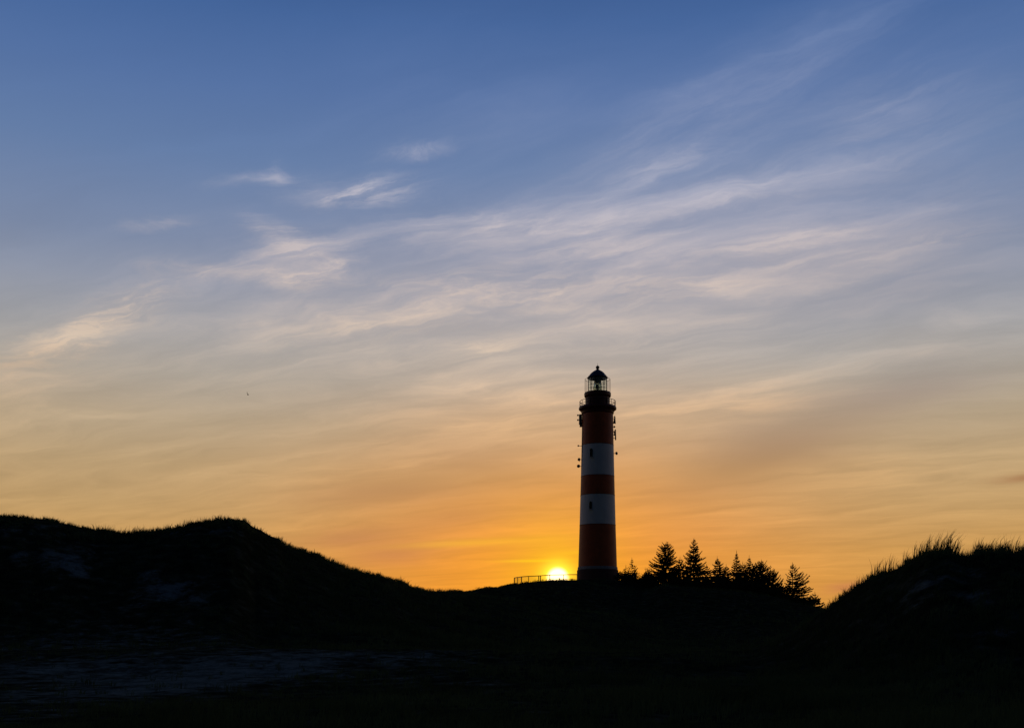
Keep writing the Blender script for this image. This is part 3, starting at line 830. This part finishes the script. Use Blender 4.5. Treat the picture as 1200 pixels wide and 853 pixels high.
shrub(896, 675.5, 197, 18, 'dense bush under the right end of the clump', 29)
shrub(917, 690.5, 195, 15, 'bush left of the lone layered spruce', 30)
shrub(943, 700.5, 192, 17, 'low bush below the lone layered spruce', 31)
shrub(804, 676, 197, 18, 'low undergrowth between the pine and the tallest spruce', 34)
shrub(832, 677, 196, 18, 'low undergrowth right of the tallest spruce', 35)
shrub(859, 676, 196, 18, 'low undergrowth left of the slim-spired spruce', 36)
shrub(884, 678, 196, 18, 'low undergrowth in the middle of the dense clump', 37)
shrub(908, 688, 194, 16, 'low undergrowth at the right foot of the dense clump', 38)
shrub(930, 698, 192, 15, 'low undergrowth in front of the lone layered spruce', 39)
shrub(570, 688.5, 195, 10, 'low scrub bush on the saddle left of the railing', 32)
shrub(535, 692, 170, 9, 'low scrub bush at the lowest dip of the skyline', 33)

# ------------------------------------------------------------------ grass
def blades(bx, by, bz, hgt, lean_az, lean, width, rng):
    """arrays -> vertices and triangles of bent tapered blades"""
    n = len(bx)
    wa = rng.uniform(0, 2 * math.pi, n)
    wx, wy = np.cos(wa) * width, np.sin(wa) * width
    lx, ly = np.cos(lean_az) * lean * hgt, np.sin(lean_az) * lean * hgt
    base = np.stack([bx, by, bz], -1)
    mid = base + np.stack([lx * 0.32, ly * 0.32, hgt * 0.58], -1)
    tip = base + np.stack([lx, ly, hgt * np.clip(1 - 0.25 * lean, 0.5, 1)], -1)
    w = np.stack([wx, wy, np.zeros(n)], -1)
    V = np.stack([base - w, base + w, mid - w * 0.75, mid + w * 0.75, tip], 1).reshape(-1, 3)
    k = np.arange(n)[:, None] * 5
    T = np.stack([np.concatenate([k, k + 1, k + 3], 1), np.concatenate([k, k + 3, k + 2], 1), np.concatenate([k + 2, k + 3, k + 4], 1)], 1).reshape(-1, 3)
    return V, T
def tufts(tx, ty, th, nb, spread, width, wind, rng):
    n = len(tx)
    tz = height(tx, ty)
    rep = lambda a: np.repeat(a, nb)
    N = n * nb
    a = rng.uniform(0, 2 * math.pi, N); rr = spread * np.sqrt(rng.random(N)) * rep(np.clip(th / 0.7, .4, 1.3))
    bx, by = rep(tx) + rr * np.cos(a), rep(ty) + rr * np.sin(a)
    hgt = rep(th) * rng.uniform(0.45, 1.1, N)
    ln = np.abs(rng.normal(0.28, 0.22, N))
    lx = np.cos(a) * ln + wind + 0 * a; ly = np.sin(a) * ln
    return blades(bx, by, rep(tz) - 0.05, hgt, np.arctan2(ly, lx), np.hypot(lx, ly), width * rng.uniform(.6, 1.3, N), rng)
def grass_obj(name, parts, label):
    V = np.vstack([p[0] for p in parts]); off = 0; Ts = []
    for v, t in parts: Ts.append(t + off); off += len(v)
    me = raw_mesh(name, V, None, np.vstack(Ts)); me.materials.append(M['grass'])
    o = bpy.data.objects.new(name, me); COL.objects.link(o)
    return tag(o, label, 'grass', kind='stuff')
def scatter(n, r0, r1, t0, t1, rng, sandkeep=0.12, patch=6.0, thr=0.5):
    th = np.radians(rng.uniform(t0, t1, n)); r = np.exp(rng.uniform(math.log(r0), math.log(r1), n))
    x, y = r * np.sin(th), r * np.cos(th)
    s = sandmask(x, y)
    keep = rng.random(n) > np.clip(s * 1.6, 0, 1 - sandkeep)
    keep &= (vnoise(x / patch + 50, y / patch) + 0.6 * rng.random(n)) > thr
    keep &= np.hypot(x - LH.x, y - LH.y) > 6.0
    keep &= ~((x > 0) & (x < 14) & (y > 197) & (y < 217))
    return x[keep], y[keep]
rg = np.random.default_rng(5)
x, y = scatter(15000, 12, 60, -34, 34, rg)
hgt = (0.16 + 0.42 * vnoise(x / 3, y / 3) ** 1.5) * np.interp(x / y * F + 600, [0, 450, 700], [0.7, 0.9, 1.2])
near = tufts(x, y, hgt, 12, 0.22, 0.008, 0.10, rg)
grass_obj('foreground_grass', [near], 'sparse dark marram grass over the hollow in the foreground')
# left dune face and crest
def crest(n, u0, u1, Yc, back, frontw, rng):
    u = rng.uniform(u0, u1, n); Y = Yc(u) + rng.uniform(-frontw, back, n)
    return (u - 600) / F * Y, Y
x1, y1 = scatter(9000, 60, 150, -34, -1, rg)
p1 = tufts(x1, y1, 0.28 + 0.3 * vnoise(x1 / 4, y1 / 4), 10, 0.25, 0.012, 0.06, rg)
x2, y2 = crest(5200, -150, 545, LY, 4, 7, rg)
cl = vnoise(x2 / 1.7 + 9, y2 / 3) * 0.7 + 0.3 * vnoise(x2 / 6, y2 / 6)
k = (cl + 0.25 * rg.random(len(x2))) > 0.64
uu = x2 / y2 * F + 600
x2, y2, cl, uu = x2[k], y2[k], cl[k], uu[k]
h2 = (0.10 + 1.5 * np.clip(cl - 0.45, 0, 1)) * rg.uniform(0.4, 1.25, len(x2)) * np.interp(uu, [0, 100, 240, 420, 520], [0.8, 1.2, 1.2, 1.25, 0.9])
p2 = tufts(x2, y2, h2, 9, 0.20, 0.020, 0.05, rg)
grass_obj('dune_grass', [p1, p2], 'short marram grass over the face and ridge of the left dune')
# right dune face and crest
x3, y3 = scatter(5200, 30, 62, 13, 36, rg, patch=3)
p3 = tufts(x3, y3, 0.25 + 0.25 * vnoise(x3 / 3, y3 / 3), 12, 0.2, 0.009, 0.16, rg)
x4, y4 = crest(2600, 968, 1420, RY, 2.0, 3.0, rg)
uu = x4 / y4 * F + 600
hm = np.interp(uu, [968, 985, 1000, 1015, 1022, 1045, 1052, 1058, 1070, 1085, 1118, 1124, 1136, 1142, 1172, 1176, 1182, 1205, 1250, 1300, 1420],
               [.25, .35, .16, .16, .45, .45, .15, .35, .48, .62, .62, .08, .08, .42, .48, .2, .5, .5, .3, .5, .4])
k = rg.random(len(x4)) < np.clip(hm * 0.5, 0.05, 0.28)
x4, y4, hm = x4[k], y4[k], hm[k]
p4 = tufts(x4, y4, hm * rg.choice([0.25, 0.35, 0.5, 1.1], len(x4)), 8, 0.20, 0.012, 0.28, rg)
grass_obj('dune_grass', [p3, p4], 'wind-bent marram grass over the face and ridge of the right dune')
# lighthouse hill
x5, y5 = scatter(14000, 75, 222, -12, 19, rg, patch=9)
p5 = tufts(x5, y5, 0.35 + 0.4 * vnoise(x5 / 5, y5 / 5), 9, 0.28, 0.016, 0.08, rg)
x6, y6 = crest(2600, 500, 605, HY, 8, 12, rg)
p6 = tufts(x6, y6, 0.18 + 0.35 * vnoise(x6 / 3, y6 / 3), 9, 0.25, 0.02, 0.05, rg)
grass_obj('hill_grass', [p5, p6], 'rough grass on the slope below the lighthouse')
# standout tufts along the right ridge
def tuft_thing(px, hpx, n, spread, label, seed, wind=0.30, stalk=False):
    rng = np.random.default_rng(seed)
    Yt = float(RY(px)) - 0.6
    x = (px - 600) / F * Yt; z = hz(x, Yt)
    H = hpx / F * Yt
    N = int(n * 0.7)
    a = rng.uniform(0, 2 * math.pi, N); rr = spread * np.sqrt(rng.random(N))
    ln = np.abs(rng.normal(0.12, 0.13, N)); lx = np.cos(a) * ln + wind * rng.uniform(.6, 1.3, N); ly = np.sin(a) * ln
    bx, by = rr * np.cos(a), rr * np.sin(a)
    bz = height(bx + x, by + Yt) - z - 0.05
    V, T = blades(bx, by, bz, H * rng.uniform(0.45, 1.12, N), np.arctan2(ly, lx), np.hypot(lx, ly), 0.012 * rng.uniform(.6, 1.4, N), rng)
    me = raw_mesh('marram_tuft', V, None, T); me.materials.append(M['grass'])
    o = bpy.data.objects.new('marram_tuft', me); COL.objects.link(o); o.location = (x, Yt, z)
    tag(o, label, 'grass tuft', 'marram tufts on the right dune crest')
tuft_thing(1092, 28, 60, 0.38, 'big tuft on the left half of the right dune hump', 41)
tuft_thing(1104, 30, 56, 0.30, 'tallest spiky tuft in the middle of the right dune hump', 42, 0.34)
tuft_thing(1115, 28, 54, 0.28, 'tall leaning tuft at the right end of the dune hump', 43, 0.30)
tuft_thing(1075, 25, 34, 0.30, 'thin tuft climbing the left flank of the right dune hump', 44)
tuft_thing(1060, 22, 20, 0.12, 'narrow upright tuft alone left of the dune hump', 45, 0.2)
tuft_thing(1026, 24, 24, 0.16, 'leftmost upright tuft on the lower step of the right dune', 46, 0.12)
tuft_thing(1041, 23, 30, 0.28, 'wider thin tuft on the lower step of the right dune', 47, 0.2)
tuft_thing(1148, 21, 36, 0.34, 'tuft right of the notch in the right dune crest', 48, 0.2)
tuft_thing(1168, 24, 46, 0.34, 'slanting tuft between the notch and the photo edge', 49, 0.5)
tuft_thing(1184, 24, 32, 0.22, 'thin upright tuft second from the right photo edge', 50, 0.2)
tuft_thing(1197, 24, 32, 0.25, 'tuft at the right photo edge on the dune crest', 51, 0.35)

# ------------------------------------------------------------------ bird
bp = at(290.5, 462.8, 480)
bm = B()
prof = [(0, -0.34), (0.05, -0.28), (0.10, -0.10), (0.11, 0.06), (0.07, 0.2), (0.065, 0.27), (0.03, 0.33), (0, 0.38)]
lathe(bm, prof, 10)
bmesh.ops.transform(bm, matrix=Matrix.Rotation(math.radians(90), 4, 'Y'), verts=bm.verts)
for s, up in ((1, 0.75), (-1, 0.35)):
    pts = [((0.14, -0.16), 0.02, 0), ((0.18, -0.14), 0.30, 0.26 * up / .5), ((0.10, -0.10), 0.55, 0.60 * up / .5), ((-0.06, -0.10), 0.70, 0.92 * up / .5)]
    rows = []
    for (c, yy, zz) in pts:
        rows.append([bm.verts.new((c[0], s * yy, zz + 0.04)), bm.verts.new((c[1], s * yy, zz + 0.02)), bm.verts.new((c[1], s * yy, zz - 0.01)), bm.verts.new((c[0], s * yy, zz))])
    for A, Bq in zip(rows, rows[1:]):
        for k in range(4): bm.faces.new((A[k], A[(k + 1) % 4], Bq[(k + 1) % 4], Bq[k]))
    bm.faces.new(rows[-1])
tl = [bm.verts.new(v) for v in ((-0.28, 0.03, 0.0), (-0.28, -0.03, 0.0), (-0.5, -0.10, 0.01), (-0.5, 0.10, 0.01), (-0.28, 0.03, 0.03), (-0.28, -0.03, 0.03))]
bm.faces.new((tl[0], tl[3], tl[2], tl[1])); bm.faces.new((tl[4], tl[5], tl[2], tl[3]))
bird = obj('bird', bm, M['bird']); bird.location = bp; bird.rotation_euler = (0, 0, math.radians(155))
tag(bird, 'tiny dark bird flying high in the sky left of the tower', 'bird')
